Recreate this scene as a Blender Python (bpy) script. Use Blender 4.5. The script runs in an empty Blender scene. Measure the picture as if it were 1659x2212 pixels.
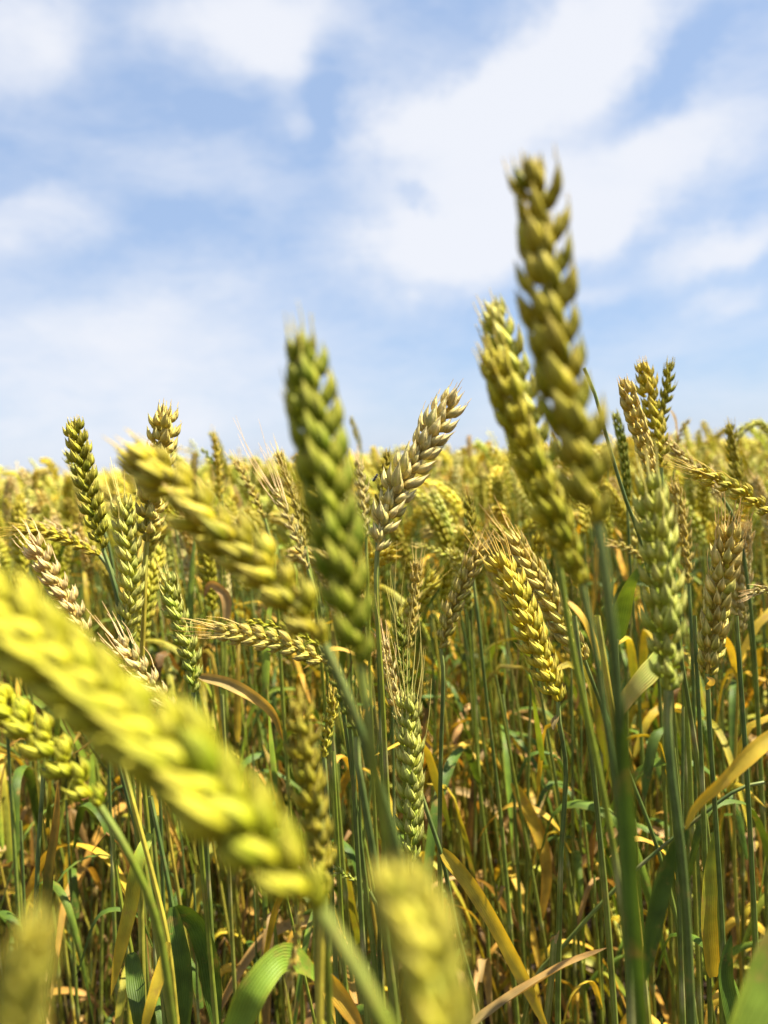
import bpy, math, random
import numpy as np
from mathutils import Vector, Matrix

# ------------------------------------------------------------------ camera, world, sun
S = bpy.context.scene
COL = S.collection
CAMZ = 0.80
PITCH, ROLL = math.radians(-3.75), math.radians(3.0)
FPX = 1736.0                       # focal length in pixels of a 1659 x 2212 picture
F_ = np.array([0, math.cos(PITCH), math.sin(PITCH)])
R0 = np.array([1.0, 0, 0]); U0 = np.cross(R0, F_)
R_ = R0 * math.cos(ROLL) - U0 * math.sin(ROLL)
U_ = R0 * math.sin(ROLL) + U0 * math.cos(ROLL)
CAM = np.array([0, 0, CAMZ])
cd = bpy.data.cameras.new('camera'); cam = bpy.data.objects.new('camera', cd); COL.objects.link(cam)
cam.matrix_world = Matrix(((R_[0], U_[0], -F_[0], 0), (R_[1], U_[1], -F_[1], 0), (R_[2], U_[2], -F_[2], CAMZ), (0, 0, 0, 1)))
cd.sensor_fit = 'VERTICAL'; cd.sensor_height = 36.0
cd.lens = 36.0 * FPX / 2212.0
cd.clip_start = 0.01; cd.clip_end = 5000
cd.dof.use_dof = True; cd.dof.focus_distance = 0.46
cd.dof.aperture_fstop = (cd.lens / 1000.0) / 0.0037
cd.dof.aperture_blades = 0
S.camera = cam

def at(x, y, d):
    """a point seen at picture position x, y, lying d metres in front of the lens"""
    return CAM + d * (F_ + (x - 829.5) / FPX * R_ - (y - 1106.0) / FPX * U_)

SUN_EL, SUN_AZ = math.radians(62), math.radians(84)     # azimuth measured from +Y (view) towards +X (right)
sd = np.array([math.sin(SUN_AZ) * math.cos(SUN_EL), math.cos(SUN_AZ) * math.cos(SUN_EL), math.sin(SUN_EL)])
sl = bpy.data.lights.new('sun', 'SUN'); so = bpy.data.objects.new('sun', sl); COL.objects.link(so)
sl.energy = 5.0; sl.angle = math.radians(0.5); sl.color = (1.0, 0.92, 0.76)
so.rotation_euler = Vector(sd).to_track_quat('Z', 'Y').to_euler(); so.location = (2, 0, 4)

S.view_settings.view_transform = 'Standard'; S.view_settings.look = 'None'
S.view_settings.exposure = 1.55; S.view_settings.gamma = 1.0
S.cycles.use_denoising = True
S.cycles.max_bounces = 8; S.cycles.transparent_max_bounces = 8
S.cycles.transmission_bounces = 4; S.cycles.diffuse_bounces = 4
S.cycles.sample_clamp_indirect = 6.0

W = bpy.data.worlds.new('World'); S.world = W; W.use_nodes = True
nt = W.node_tree; nt.nodes.clear()
def nn(t, typ, **kw):
    n = t.nodes.new(typ)
    for k, v in kw.items(): setattr(n, k, v)
    return n
def link(t, a, b): t.links.new(a, b)
def mth(t, op, a, b=None, c=None, clamp=False):
    n = t.nodes.new('ShaderNodeMath'); n.operation = op; n.use_clamp = clamp
    for i, v in enumerate((a, b, c)):
        if v is None: continue
        if isinstance(v, (int, float)): n.inputs[i].default_value = v
        else: t.links.new(v, n.inputs[i])
    return n.outputs[0]
def mixc(t, fac, a, b, blend='MIX'):
    n = t.nodes.new('ShaderNodeMix'); n.data_type = 'RGBA'; n.blend_type = blend
    for s, v in ((n.inputs[0], fac), (n.inputs[6], a), (n.inputs[7], b)):
        if isinstance(v, (int, float)): s.default_value = v
        elif isinstance(v, tuple): s.default_value = v if len(v) == 4 else (*v, 1)
        else: t.links.new(v, s)
    return n.outputs[2]

sky = nn(nt, 'ShaderNodeTexSky', sky_type='NISHITA', sun_disc=False, sun_elevation=SUN_EL, sun_rotation=SUN_AZ,
         altitude=100, air_density=1.0, dust_density=0.4, ozone_density=1.5)
tc = nn(nt, 'ShaderNodeTexCoord')
sep = nn(nt, 'ShaderNodeSeparateXYZ'); link(nt, tc.outputs['Generated'], sep.inputs[0])
# the clouds lie in a high sheet seen in perspective; their soft edges come from noise in the sky direction
def noise(vec, scale, detail, rough=0.5, dist=0.0, stretch=(1, 1, 1), off=(0, 0, 0), rot=(0, 0, 0)):
    mp = nn(nt, 'ShaderNodeMapping'); mp.inputs['Scale'].default_value = stretch
    mp.inputs['Location'].default_value = off; mp.inputs['Rotation'].default_value = rot
    link(nt, vec, mp.inputs[0])
    n = nn(nt, 'ShaderNodeTexNoise'); n.inputs['Scale'].default_value = scale
    n.inputs['Detail'].default_value = detail; n.inputs['Roughness'].default_value = rough
    n.inputs['Distortion'].default_value = dist
    link(nt, mp.outputs[0], n.inputs[0]); return n
gen = tc.outputs['Generated']
nz = noise(gen, 3.6, 6, 0.6)
sepn = nn(nt, 'ShaderNodeSeparateColor'); link(nt, nz.outputs['Color'], sepn.inputs[0])
yy = mth(nt, 'MAXIMUM', sep.outputs[1], 0.05)
u = mth(nt, 'ADD', mth(nt, 'DIVIDE', sep.outputs[0], yy), mth(nt, 'MULTIPLY', mth(nt, 'SUBTRACT', sepn.outputs[0], 0.5), 0.30))
w = mth(nt, 'ADD', mth(nt, 'DIVIDE', sep.outputs[2], yy), mth(nt, 'MULTIPLY', mth(nt, 'SUBTRACT', sepn.outputs[1], 0.5), 0.18))
def blob(x, y, a, b, deg, amp):
    d = F_ + (x - 829.5) / FPX * R_ - (y - 1106.0) / FPX * U_
    u0, w0 = d[0] / d[1], d[2] / d[1]
    c, s = math.cos(math.radians(deg)), math.sin(math.radians(deg))
    du = mth(nt, 'SUBTRACT', u, float(u0)); dw = mth(nt, 'SUBTRACT', w, float(w0))
    p = mth(nt, 'ADD', mth(nt, 'MULTIPLY', du, c * FPX / a), mth(nt, 'MULTIPLY', dw, s * FPX / a))
    q = mth(nt, 'ADD', mth(nt, 'MULTIPLY', du, -s * FPX / b), mth(nt, 'MULTIPLY', dw, c * FPX / b))
    r = mth(nt, 'ADD', mth(nt, 'MULTIPLY', p, p), mth(nt, 'MULTIPLY', q, q))
    r = mth(nt, 'POWER', r, 1.4)
    return mth(nt, 'MULTIPLY', mth(nt, 'EXPONENT', mth(nt, 'MULTIPLY', r, -1.0)), amp)
CLOUDS = [(570, 30, 270, 110, -5, 1.0), (620, 150, 120, 80, -30, .5), (40, 90, 150, 110, 10, .8),
          (1290, 40, 260, 120, 35, .95), (1140, 200, 240, 115, 28, 1.0), (785, 210, 80, 170, -8, -.32), (1400, 200, 170, 55, 48, -.3), (1010, 430, 200, 170, 0, .85), (960, 590, 190, 95, 5, .9),
          (1360, 390, 250, 100, 20, .9), (1240, 520, 220, 55, 12, .8), (920, 480, 42, 30, 0, -.55),
          (1620, 530, 190, 45, 15, .85), (1640, 640, 90, 30, 5, .45), (40, 480, 190, 60, 8, .7),
          (690, 300, 70, 32, 5, .4), (1270, 640, 90, 22, 5, .4), (200, 780, 500, 190, -8, .68), (1560, 190, 240, 80, 30, .35),
          (420, 400, 220, 60, -10, .35), (520, 620, 260, 40, 12, .2)]
tot = None
for c in CLOUDS:
    b_ = blob(*c); tot = b_ if tot is None else mth(nt, 'ADD', tot, b_)
veil = noise(gen, 4.5, 5, 0.6, 0.4, (1, 1, 2.6), (3.1, 0, 1.7), (0, 0.35, 0))
tex = mth(nt, 'MULTIPLY', mth(nt, 'SUBTRACT', veil.outputs['Fac'], 0.5), 1.1)
outside = mth(nt, 'LESS_THAN', sep.outputs[1], 0.2)
tot = mth(nt, 'ADD', mth(nt, 'ADD', tot, mth(nt, 'MULTIPLY', outside, 0.3)), tex)
fine = noise(gen, 13.0, 6, 0.62, 0.3, (1, 1, 2.2), (0.7, 0, 2.0), (0, 0.45, 0))
tot = mth(nt, 'ADD', tot, mth(nt, 'MULTIPLY', mth(nt, 'SUBTRACT', fine.outputs['Fac'], 0.5), 0.55))
tot = mth(nt, 'ADD', tot, 0.05)
low = mth(nt, 'MULTIPLY', mth(nt, 'EXPONENT', mth(nt, 'MULTIPLY', mth(nt, 'ABSOLUTE', sep.outputs[2]), -9.0)), 0.32)
mask = mth(nt, 'MULTIPLY', mth(nt, 'SMOOTH_MIN', mth(nt, 'MAXIMUM', mth(nt, 'ADD', tot, low), 0.0), 1.0, 0.3), 0.94, clamp=True)
skyc = mixc(nt, 0.68, sky.outputs[0], (3.15, 4.25, 6.3))   # clear blue seen through a thin high veil
cl = mixc(nt, mask, skyc, (6.15, 6.3, 6.75))
bg = nn(nt, 'ShaderNodeBackground'); link(nt, cl, bg.inputs[0]); bg.inputs[1].default_value = 0.05
wo = nn(nt, 'ShaderNodeOutputWorld'); link(nt, bg.outputs[0], wo.inputs[0])

# ------------------------------------------------------------------ materials
def plant_mat(name, rough=0.5, transl=0.3, vein=0.25, vein_freq=9.0, bump=0.3, noise_scale=300.0, var=0.25, spec=0.35, blotch=0.0):
    m = bpy.data.materials.new(name); m.use_nodes = True; t = m.node_tree; t.nodes.clear()
    col = nn(t, 'ShaderNodeAttribute', attribute_name='col')
    st = nn(t, 'ShaderNodeAttribute', attribute_name='st')
    sp = nn(t, 'ShaderNodeSeparateXYZ'); link(t, st.outputs['Vector'], sp.inputs[0])
    tcn = nn(t, 'ShaderNodeTexCoord'); no = nn(t, 'ShaderNodeTexNoise')
    no.inputs['Scale'].default_value = noise_scale; no.inputs['Detail'].default_value = 3
    link(t, tcn.outputs['Object'], no.inputs[0])
    no2 = nn(t, 'ShaderNodeTexNoise'); no2.inputs['Scale'].default_value = noise_scale * .25; no2.inputs['Detail'].default_value = 2
    link(t, tcn.outputs['Object'], no2.inputs[0])
    oi = nn(t, 'ShaderNodeObjectInfo')
    v = mth(t, 'SINE', mth(t, 'MULTIPLY', sp.outputs[0], 2 * math.pi * vein_freq))
    v = mth(t, 'MULTIPLY_ADD', v, 0.5, 0.5)
    v = mth(t, 'POWER', v, 3.0)
    a = mth(t, 'MULTIPLY_ADD', mth(t, 'SUBTRACT', no.outputs['Fac'], 0.5), var * 2.2, 1.0)
    a = mth(t, 'ADD', a, mth(t, 'MULTIPLY', mth(t, 'SUBTRACT', no2.outputs['Fac'], 0.5), var * 2.0))
    hs = nn(t, 'ShaderNodeHueSaturation')
    link(t, mth(t, 'MULTIPLY_ADD', oi.outputs['Random'], 0.018, 0.497), hs.inputs['Hue'])
    link(t, a, hs.inputs['Value']); link(t, col.outputs['Color'], hs.inputs['Color'])
    if blotch:
        n3 = nn(t, 'ShaderNodeTexNoise'); n3.inputs['Scale'].default_value = 55; n3.inputs['Detail'].default_value = 5; n3.inputs['Roughness'].default_value = .7
        link(t, tcn.outputs['Object'], n3.inputs[0])
        f3 = mth(t, 'MULTIPLY', mth(t, 'SUBTRACT', n3.outputs['Fac'], 0.56), 9.0, clamp=True)
        hs2 = mixc(t, mth(t, 'MULTIPLY', f3, blotch), hs.outputs[0], (.36, .20, .06))
    else: hs2 = hs.outputs[0]
    green = mixc(t, 1.0, hs2, (0.55, 0.72, 0.30), 'MULTIPLY')
    c = mixc(t, mth(t, 'MULTIPLY', v, vein, clamp=True), hs2, green)
    p = nn(t, 'ShaderNodeBsdfPrincipled'); link(t, c, p.inputs['Base Color'])
    p.inputs['Roughness'].default_value = rough
    p.inputs['Specular IOR Level'].default_value = spec
    tr = nn(t, 'ShaderNodeBsdfTranslucent')
    tcx = mixc(t, 1.0, c, (1.35, 1.12, 0.45), 'MULTIPLY'); link(t, tcx, tr.inputs[0])
    mx = nn(t, 'ShaderNodeMixShader'); mx.inputs[0].default_value = transl
    link(t, p.outputs[0], mx.inputs[1]); link(t, tr.outputs[0], mx.inputs[2])
    if bump:
        b = nn(t, 'ShaderNodeBump'); b.inputs['Strength'].default_value = bump; b.inputs['Distance'].default_value = 0.0004
        link(t, mth(t, 'ADD', v, no.outputs['Fac']), b.inputs['Height']); link(t, b.outputs[0], p.inputs['Normal'])
    o = nn(t, 'ShaderNodeOutputMaterial'); link(t, mx.outputs[0], o.inputs[0])
    return m
M_EAR = plant_mat('husk', 0.55, 0.16, 0.5, 7.0, 0.9, 420, 0.28, 0.13)
M_AWN = plant_mat('awn', 0.35, 0.25, 0.0, 1.0, 0, 300, 0.2, 0.5)
M_STEM = plant_mat('stem', 0.42, 0.05, 0.6, 5.0, 0.35, 150, 0.42, 0.4, .35)
M_LEAF = plant_mat('leaf_blade', 0.5, 0.24, 0.5, 9.0, 0.5, 90, 0.50, 0.3, .6)

def soil_mat():
    m = bpy.data.materials.new('soil'); m.use_nodes = True; t = m.node_tree
    p = t.nodes['Principled BSDF']; tcn = nn(t, 'ShaderNodeTexCoord')
    n = nn(t, 'ShaderNodeTexNoise'); n.inputs['Scale'].default_value = 28; n.inputs['Detail'].default_value = 9
    n.inputs['Roughness'].default_value = .65; link(t, tcn.outputs['Object'], n.inputs[0])
    r = nn(t, 'ShaderNodeValToRGB'); r.color_ramp.elements[0].color = (.025, .014, .008, 1); r.color_ramp.elements[0].position = .3
    r.color_ramp.elements[1].color = (.08, .048, .026, 1); r.color_ramp.elements[1].position = .75
    link(t, n.outputs['Fac'], r.inputs[0]); link(t, r.outputs[0], p.inputs['Base Color']); p.inputs['Roughness'].default_value = .95
    b = nn(t, 'ShaderNodeBump'); b.inputs['Distance'].default_value = .02; link(t, n.outputs['Fac'], b.inputs['Height']); link(t, b.outputs[0], p.inputs['Normal'])
    return m
M_SOIL = soil_mat()

# ------------------------------------------------------------------ mesh helpers
rng = np.random.default_rng(11)
def nrm(v): return v / (np.linalg.norm(v, axis=-1, keepdims=True) + 1e-12)
def colr(*c): return np.array(c, float)

class Acc:
    def __init__(s): s.V = []; s.F = []; s.C = []; s.T = []; s.n = 0
    def add(s, v, f, c, st):
        s.V.append(v); s.F.append(f + s.n); s.C.append(np.broadcast_to(c, (len(v), 3))); s.T.append(st); s.n += len(v)
    def arrays(s): return np.concatenate(s.V), np.concatenate(s.F), np.concatenate(s.C), np.concatenate(s.T)

def to_mesh(name, arr, mat):
    V, Fq, C, T = arr
    me = bpy.data.meshes.new(name)
    me.vertices.add(len(V)); me.vertices.foreach_set('co', V.astype(np.float32).ravel())
    me.loops.add(len(Fq) * 4); me.loops.foreach_set('vertex_index', Fq.astype(np.int32).ravel())
    me.polygons.add(len(Fq)); me.polygons.foreach_set('loop_start', np.arange(0, len(Fq) * 4, 4, dtype=np.int32))
    me.polygons.foreach_set('use_smooth', np.ones(len(Fq), dtype=bool))
    a = me.attributes.new('col', 'FLOAT_COLOR', 'POINT')
    a.data.foreach_set('color', np.concatenate([C, np.ones((len(C), 1))], 1).astype(np.float32).ravel())
    b = me.attributes.new('st', 'FLOAT_VECTOR', 'POINT'); b.data.foreach_set('vector', T.astype(np.float32).ravel())
    me.materials.append(mat); me.update(calc_edges=True)
    return me
def obj(name, me, parent=None):
    o = bpy.data.objects.new(name, me); COL.objects.link(o); o.parent = parent; return o
def tag(o, label=None, cat=None, group=None, kind=None):
    for k, v in (('label', label), ('category', cat), ('group', group), ('kind', kind)):
        if v: o[k] = v
    return o

def curve(pts, n):
    """smooth line through the points, n samples evenly spaced"""
    P = np.asarray(pts, float)
    if len(P) == 2: Q = P[0] + (P[1] - P[0]) * np.linspace(0, 1, 40)[:, None]
    else:
        E = np.concatenate([[2 * P[0] - P[1]], P, [2 * P[-1] - P[-2]]]); out = []
        for i in range(1, len(E) - 2):
            p0, p1, p2, p3 = E[i - 1:i + 3]
            a = (np.linalg.norm(p1 - p0) ** .5, np.linalg.norm(p2 - p1) ** .5, np.linalg.norm(p3 - p2) ** .5)
            a = [max(x, 1e-6) for x in a]
            m1 = (p2 - p1) + a[1] * ((p1 - p0) / a[0] - (p2 - p0) / (a[0] + a[1]))
            m2 = (p2 - p1) + a[1] * ((p3 - p2) / a[2] - (p3 - p1) / (a[1] + a[2]))
            t = np.linspace(0, 1, 24, endpoint=(i == len(E) - 3))[:, None]
            out.append((2 * p1 - 2 * p2 + m1 + m2) * t ** 3 + (-3 * p1 + 3 * p2 - 2 * m1 - m2) * t ** 2 + m1 * t + p1)
        Q = np.concatenate(out)
    L = np.concatenate([[0], np.cumsum(np.linalg.norm(np.diff(Q, axis=0), axis=1))])
    s = np.linspace(0, L[-1], n)
    return np.stack([np.interp(s, L, Q[:, k]) for k in range(3)], 1), L[-1]
def frames(P, ref):
    T = nrm(np.gradient(P, axis=0)); N = np.zeros_like(P)
    v = ref - T[0] * (ref @ T[0])
    if np.linalg.norm(v) < 1e-4: v = np.cross(T[0], [0.3, 1, .2])
    N[0] = nrm(v)
    for i in range(1, len(P)):
        v = N[i - 1] - T[i] * (N[i - 1] @ T[i]); N[i] = nrm(v)
    return T, N, np.cross(T, N)
def grid(nr, ns, wrap=True):
    f = []
    m = ns if wrap else ns - 1
    for i in range(nr - 1):
        for j in range(m):
            k = (j + 1) % ns
            f.append((i * ns + j, i * ns + k, (i + 1) * ns + k, (i + 1) * ns + j))
    return np.array(f)

def scale_template(nr, ns):
    """a husk: boat-shaped, keeled on the outer side, drawn out to a beak; unit length along z, outward is +y"""
    t = np.linspace(0, 1, nr)
    prof = np.interp(t, [0, .12, .32, .52, .72, .88, 1], [.34, .80, 1, .86, .48, .16, .012])
    a = np.linspace(0, 2 * np.pi, ns, endpoint=False) + np.pi / 2
    V = []; st = []
    for i in range(nr):
        for j in range(ns):
            x = math.cos(a[j]); y = math.sin(a[j])
            keel = 1.0 + 0.22 * max(0, y) ** 6
            V.append((x * .5 * prof[i], (y * (.5 if y > 0 else .22) * keel) * prof[i] + .24 * math.sin(math.pi * t[i]) + 0.16 * t[i] ** 4, t[i]))
            st.append((j / ns, t[i], 0))
    return np.array(V), grid(nr, ns), np.array(st), np.array([s[1] for s in st])
TPL = {3: scale_template(8, 9), 2: scale_template(6, 6), 1: scale_template(4, 5), 0: scale_template(3, 3)}

# floret layout of a spikelet: (phi, lateral offset, outward offset, start, tilt, splay, length, width)
FL3 = [(-1.25, -.17, .05, -.04, .17, -.15, .80, .34), (1.25, .17, .05, -.04, .17, .15, .80, .34),
       (-.75, -.16, .15, .08, .26, -.17, 1.02, .36), (.75, .16, .15, .08, .26, .17, 1.02, .36),
       (-.1, .03, .26, .20, .34, .03, .88, .34), (.5, .10, .08, .30, .12, .08, .80, .30)]
FL1 = [(-.8, -.17, .09, 0, .22, -.16, .95, .40), (.8, .17, .09, 0, .22, .16, .95, .40), (0, 0, .22, .15, .32, 0, .9, .40)]
FL0 = [(0, 0, .08, 0, .28, 0, 1.0, .62)]

def build_ear(pts, lod, cb, ct, twist=0.0, ref=R_, n=None, fat=1.0, awn=0.0, awn_all=False, seed=0, green=0.0, rag=1.0, spiral=0.3, flare=1.25):
    """pts run from base to tip. returns (ear arrays, awn arrays or None)"""
    r = np.random.default_rng(seed)
    P, L = curve(pts, 60)
    if n is None: n = max(12, int(round(L / 0.0044)))
    if lod == 0: n = max(8, n // 2)
    T, N, B = frames(P, np.asarray(ref, float))
    fl = {3: FL3, 2: FL3, 1: FL1, 0: FL0}[lod]
    K = len(fl)
    sp = L / n
    s = (np.arange(n) + .1) / n * .92
    idx = s * (len(P) - 1); i0 = np.clip(idx.astype(int), 0, len(P) - 2); fr = (idx - i0)[:, None]
    lerp = lambda A: A[i0] * (1 - fr) + A[i0 + 1] * fr
    p, t_, n_, b_ = lerp(P), nrm(lerp(T)), nrm(lerp(N)), nrm(lerp(B))
    ang = twist + spiral * (s - .5) + r.normal(0, .10 * rag, n)
    side = np.where(np.arange(n) % 2 == 0, 1.0, -1.0)
    o = (n_ * np.cos(ang)[:, None] + b_ * np.sin(ang)[:, None]) * side[:, None]
    lat = np.cross(t_, o)
    env = np.interp(s, [0, .08, .3, .7, .9, 1], [.62, .84, 1.0, .98, .82, .62])
    base_len = L * (.122 if lod else .15)
    fatw = fat * (20 / n) ** .4 if lod else fat * 1.2
    size = base_len * env * (1 + r.normal(0, .07 * rag, n)) * fat ** .35
    gs = green + .22 - .42 * s
    Ms, Os, cbs, cts = [], [], [], []
    tips, dirs, szs = [], [], []
    for k, (phi, lo, oo, st, tilt, splay, ln, wd) in enumerate(fl):
        tl = tilt * flare * (1 - .55 * s ** 3) + r.normal(0, .07 * rag, n); spl = splay * flare + r.normal(0, .07 * rag, n)
        d = nrm(t_ + np.tan(tl)[:, None] * o + np.tan(spl)[:, None] * lat)
        out = o * math.cos(phi) + lat * math.sin(phi)
        out = nrm(out - d * np.sum(out * d, 1)[:, None])
        wv = np.cross(out, d)
        l = size * ln * (1 + r.normal(0, .05, n)); wdt = size * wd * .92 * fatw * (1 + r.normal(0, .07, n))
        thick = wdt * .78
        M = np.stack([wv * wdt[:, None], out * thick[:, None], d * l[:, None]], 2)   # columns
        O = p + lat * (lo * size * fatw)[:, None] + o * (oo * size * .8 * fatw)[:, None] + t_ * (st * size)[:, None]
        Ms.append(M); Os.append(O)
        j = r.normal(0, 1, (n, 1)); g = np.clip(r.normal(gs, .22)[:, None], 0, 1)
        base = cb * (1 + .12 * j) * (1 - g) + cb * np.array([.55, .80, .42]) * g
        tip = ct * (1 + .10 * j) * (1 - .6 * g) + ct * np.array([.68, .9, .5]) * (.6 * g)
        cbs.append(base); cts.append(tip)
        tips.append(O + d * l[:, None]); dirs.append(nrm(d + .25 * t_)); szs.append(s)
    M = np.concatenate(Ms); O = np.concatenate(Os); cbs = np.clip(np.concatenate(cbs), .01, .95); cts = np.clip(np.concatenate(cts), .01, .95)
    V, Fq, st, tt = TPL[lod]
    m = len(V)
    VV = (np.einsum('kij,mj->kmi', M, V) + O[:, None, :]).reshape(-1, 3)
    FF = (Fq[None] + (np.arange(len(M)) * m)[:, None, None]).reshape(-1, 4)
    mixv = np.clip((tt - .25) / .6, 0, 1)[None, :, None]
    CC = (cbs[:, None] * (1 - mixv) + cts[:, None] * mixv).reshape(-1, 3)
    ST = np.broadcast_to(st, (len(M), m, 3)).reshape(-1, 3)
    acc = Acc(); acc.add(VV, FF, CC, ST)
    # terminal spikelet
    tv, tf, tst, ttt = TPL[max(lod, 0)]
    for k in range(4 if lod >= 2 else (2 if lod else 1)):
        an = twist + k * math.pi / 2 + .4
        oo = N[-1] * math.cos(an) + B[-1] * math.sin(an)
        d = nrm(T[-1] + .30 * oo); wv = np.cross(oo, d); oo2 = np.cross(d, wv)
        l = size[-1] * .95
        MM = np.stack([wv * l * .34, oo2 * l * .3, d * l], 1)
        O1 = P[-7] + oo * l * .06
        acc.add(tv @ MM.T + O1, tf, ct * .5 + cb * .5 + (ct - cb) * .5 * ttt[:, None], tst)
        tips.append((O1 + d * l)[None]); dirs.append(d[None]); szs.append(np.array([1.0]))
    # rachis core
    if lod:
        tube(acc, P[:: (3 if lod == 3 else 8)], lambda s_: .0011 * (1 - .5 * s_), cb * .9, cb * .9, 5)
    aw = None
    if awn > 0 and lod >= 1:
        A = Acc(); tp = np.concatenate(tips); dr = np.concatenate(dirs); ss = np.concatenate(szs)
        for q in range(len(tp)):
            keep = 1.0 if awn_all else np.clip((ss[q] - .45) * 2.0, 0, 1)
            kk = q // n if q < n * K else 2
            if lod >= 2 and kk in (0, 1, 5) and q < n * K and r.random() < .8: continue
            if r.random() > keep * .8: continue
            ln = awn * (0.45 + .55 * ss[q]) * r.uniform(.5, 1.15) if not awn_all else awn * r.uniform(.65, 1.1)
            d = dr[q]; tt_ = T[-1] * .5 + T[min(59, int(ss[q] * 59))] * .5
            e1 = tp[q] - d * .0006
            e2 = e1 + nrm(d + .5 * tt_) * ln * .5
            e3 = e2 + nrm(nrm(d) * .35 + tt_ + r.normal(0, .12, 3)) * ln * .5
            Q, _ = curve([e1, e2, e3], 7)
            c = ct * r.uniform(.85, 1.1)
            tube(A, Q, lambda s_: .00028 * (1 - .8 * s_) + .00004, c, c * np.array([1, .92, .8]), 3)
        if A.n > 21 * 6: aw = A.arrays()
    return acc.arrays(), aw

def tube(acc, P, rad, c0, c1, ns=8, nodes=()):
    P = np.asarray(P); T, N, B = frames(P, np.array([.9, .3, .2])); n = len(P)
    s = np.linspace(0, 1, n); rr = np.array([rad(x) for x in s])
    a = np.linspace(0, 2 * np.pi, ns, endpoint=False)
    V = P[:, None] + rr[:, None, None] * (N[:, None] * np.cos(a)[None, :, None] + B[:, None] * np.sin(a)[None, :, None])
    C = c0 * (1 - s[:, None]) + c1 * s[:, None] if not callable(c0) else np.array([c0(x) for x in s])
    st = np.stack([np.broadcast_to(np.arange(ns) / ns, (n, ns)), np.broadcast_to(s[:, None], (n, ns)), np.zeros((n, ns))], 2)
    acc.add(V.reshape(-1, 3), grid(n, ns), np.repeat(C, ns, 0), st.reshape(-1, 3))

TEAL = colr(.085, .122, .032); SGREEN = colr(.20, .23, .022); SYEL = colr(.45, .34, .045); SBROWN = colr(.30, .17, .06); SOLIVE = colr(.20, .20, .04)
def build_stem(pts, top, bot, r0=.0012, r1=.0017, seed=0, seg=46, ns=8, bands=True):
    """pts from the ear down to the ground"""
    r = np.random.default_rng(seed + 777)
    P, L = curve(pts, seg)
    knots = [r.uniform(.30, .42), r.uniform(.60, .70), r.uniform(.82, .9)]
    if bands and seg > 20:   # extra rings round the joints
        ex = np.concatenate([[k - .012, k - .006, k, k + .006, k + .012] for k in knots])
        s = np.sort(np.concatenate([np.linspace(0, 1, seg), ex]))
        P = np.stack([np.interp(s, np.linspace(0, 1, seg), P[:, k]) for k in range(3)], 1)
    else: s = np.linspace(0, 1, len(P))
    def rad(x):
        i = int(round(x * (len(s) - 1))); v = s[i]
        q = r0 + (r1 - r0) * min(1, v * 1.6)
        for k in knots:
            q *= 1 + (.42 * math.exp(-((v - k) / .006) ** 2) if bands else 0)
            if v > k: q *= 1.04
            if bands and k - .16 < v < k: q *= 1.0 + .16 * min(1, (v - k + .16) / .006)   # leaf sheath wrapped round above the joint
        return q
    def cf(x):
        v = s[int(round(x * (len(s) - 1)))]
        c = top * (1 - v) + bot * v
        for k in knots:
            g = math.exp(-((v - k) / .008) ** 2) * .7
            c = c * (1 - g) + np.array([.38, .36, .14]) * g
            if v > k: c = c * np.array([1.10, .98, .86])
            if k - .16 < v < k: c = c * .45 + np.array([.22, .25, .04]) * .55
            if k - .163 < v < k - .155: c = c * .4 + np.array([.42, .36, .18]) * .6
        if v < .03: c = c * .5 + np.array([.3, .33, .09]) * .5
        return c
    acc = Acc(); tube(acc, P, rad, cf, None, ns)
    return acc.arrays(), knots

def build_leaf(pts, width, cb, ct, up=(0, 0, 1), twist=0.0, seed=0, seg=26, cols=5, fold=.35, wave=.0):
    """blade from the stem to the tip"""
    r = np.random.default_rng(seed + 99)
    P, L = curve(pts, seg); T, N, B = frames(P, np.asarray(up, float))
    s = np.linspace(0, 1, seg)
    wd = width * np.interp(s, [0, .06, .35, .7, .9, 1], [.38, .75, 1, .78, .4, .04])
    tw = twist * s + .25 * np.sin(s * 5 + r.uniform(0, 6))
    a = np.linspace(-1, 1, cols)
    side = B * np.cos(tw)[:, None] + N * np.sin(tw)[:, None]; up_ = N * np.cos(tw)[:, None] - B * np.sin(tw)[:, None]
    rip = wave * width * np.sin(s * 22 + r.uniform(0, 6))
    V = P[:, None] + side[:, None] * (a[None, :, None] * wd[:, None, None] * .5) + up_[:, None] * ((np.abs(a)[None, :] * fold * wd[:, None] * .5 + (a[None, :] * rip[:, None]))[..., None])
    k = np.clip(s + r.normal(0, .06, seg), 0, 1)[:, None]
    C = cb * (1 - k) + ct * k
    C = np.repeat(C, cols, 0)
    st = np.stack([np.broadcast_to((a + 1) / 2, (seg, cols)), np.broadcast_to(s[:, None], (seg, cols)), np.zeros((seg, cols))], 2).reshape(-1, 3)
    edge = (np.abs(np.tile(a, seg)) > .9)
    C = np.where(edge[:, None], C * np.array([1.25, 1.1, .9]), C)
    acc = Acc(); acc.add(V.reshape(-1, 3), grid(seg, cols, False), C, st)
    return acc.arrays()
def shift(arr, off):
    if arr is None: return None
    return (arr[0] - off, arr[1], arr[2], arr[3])

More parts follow.
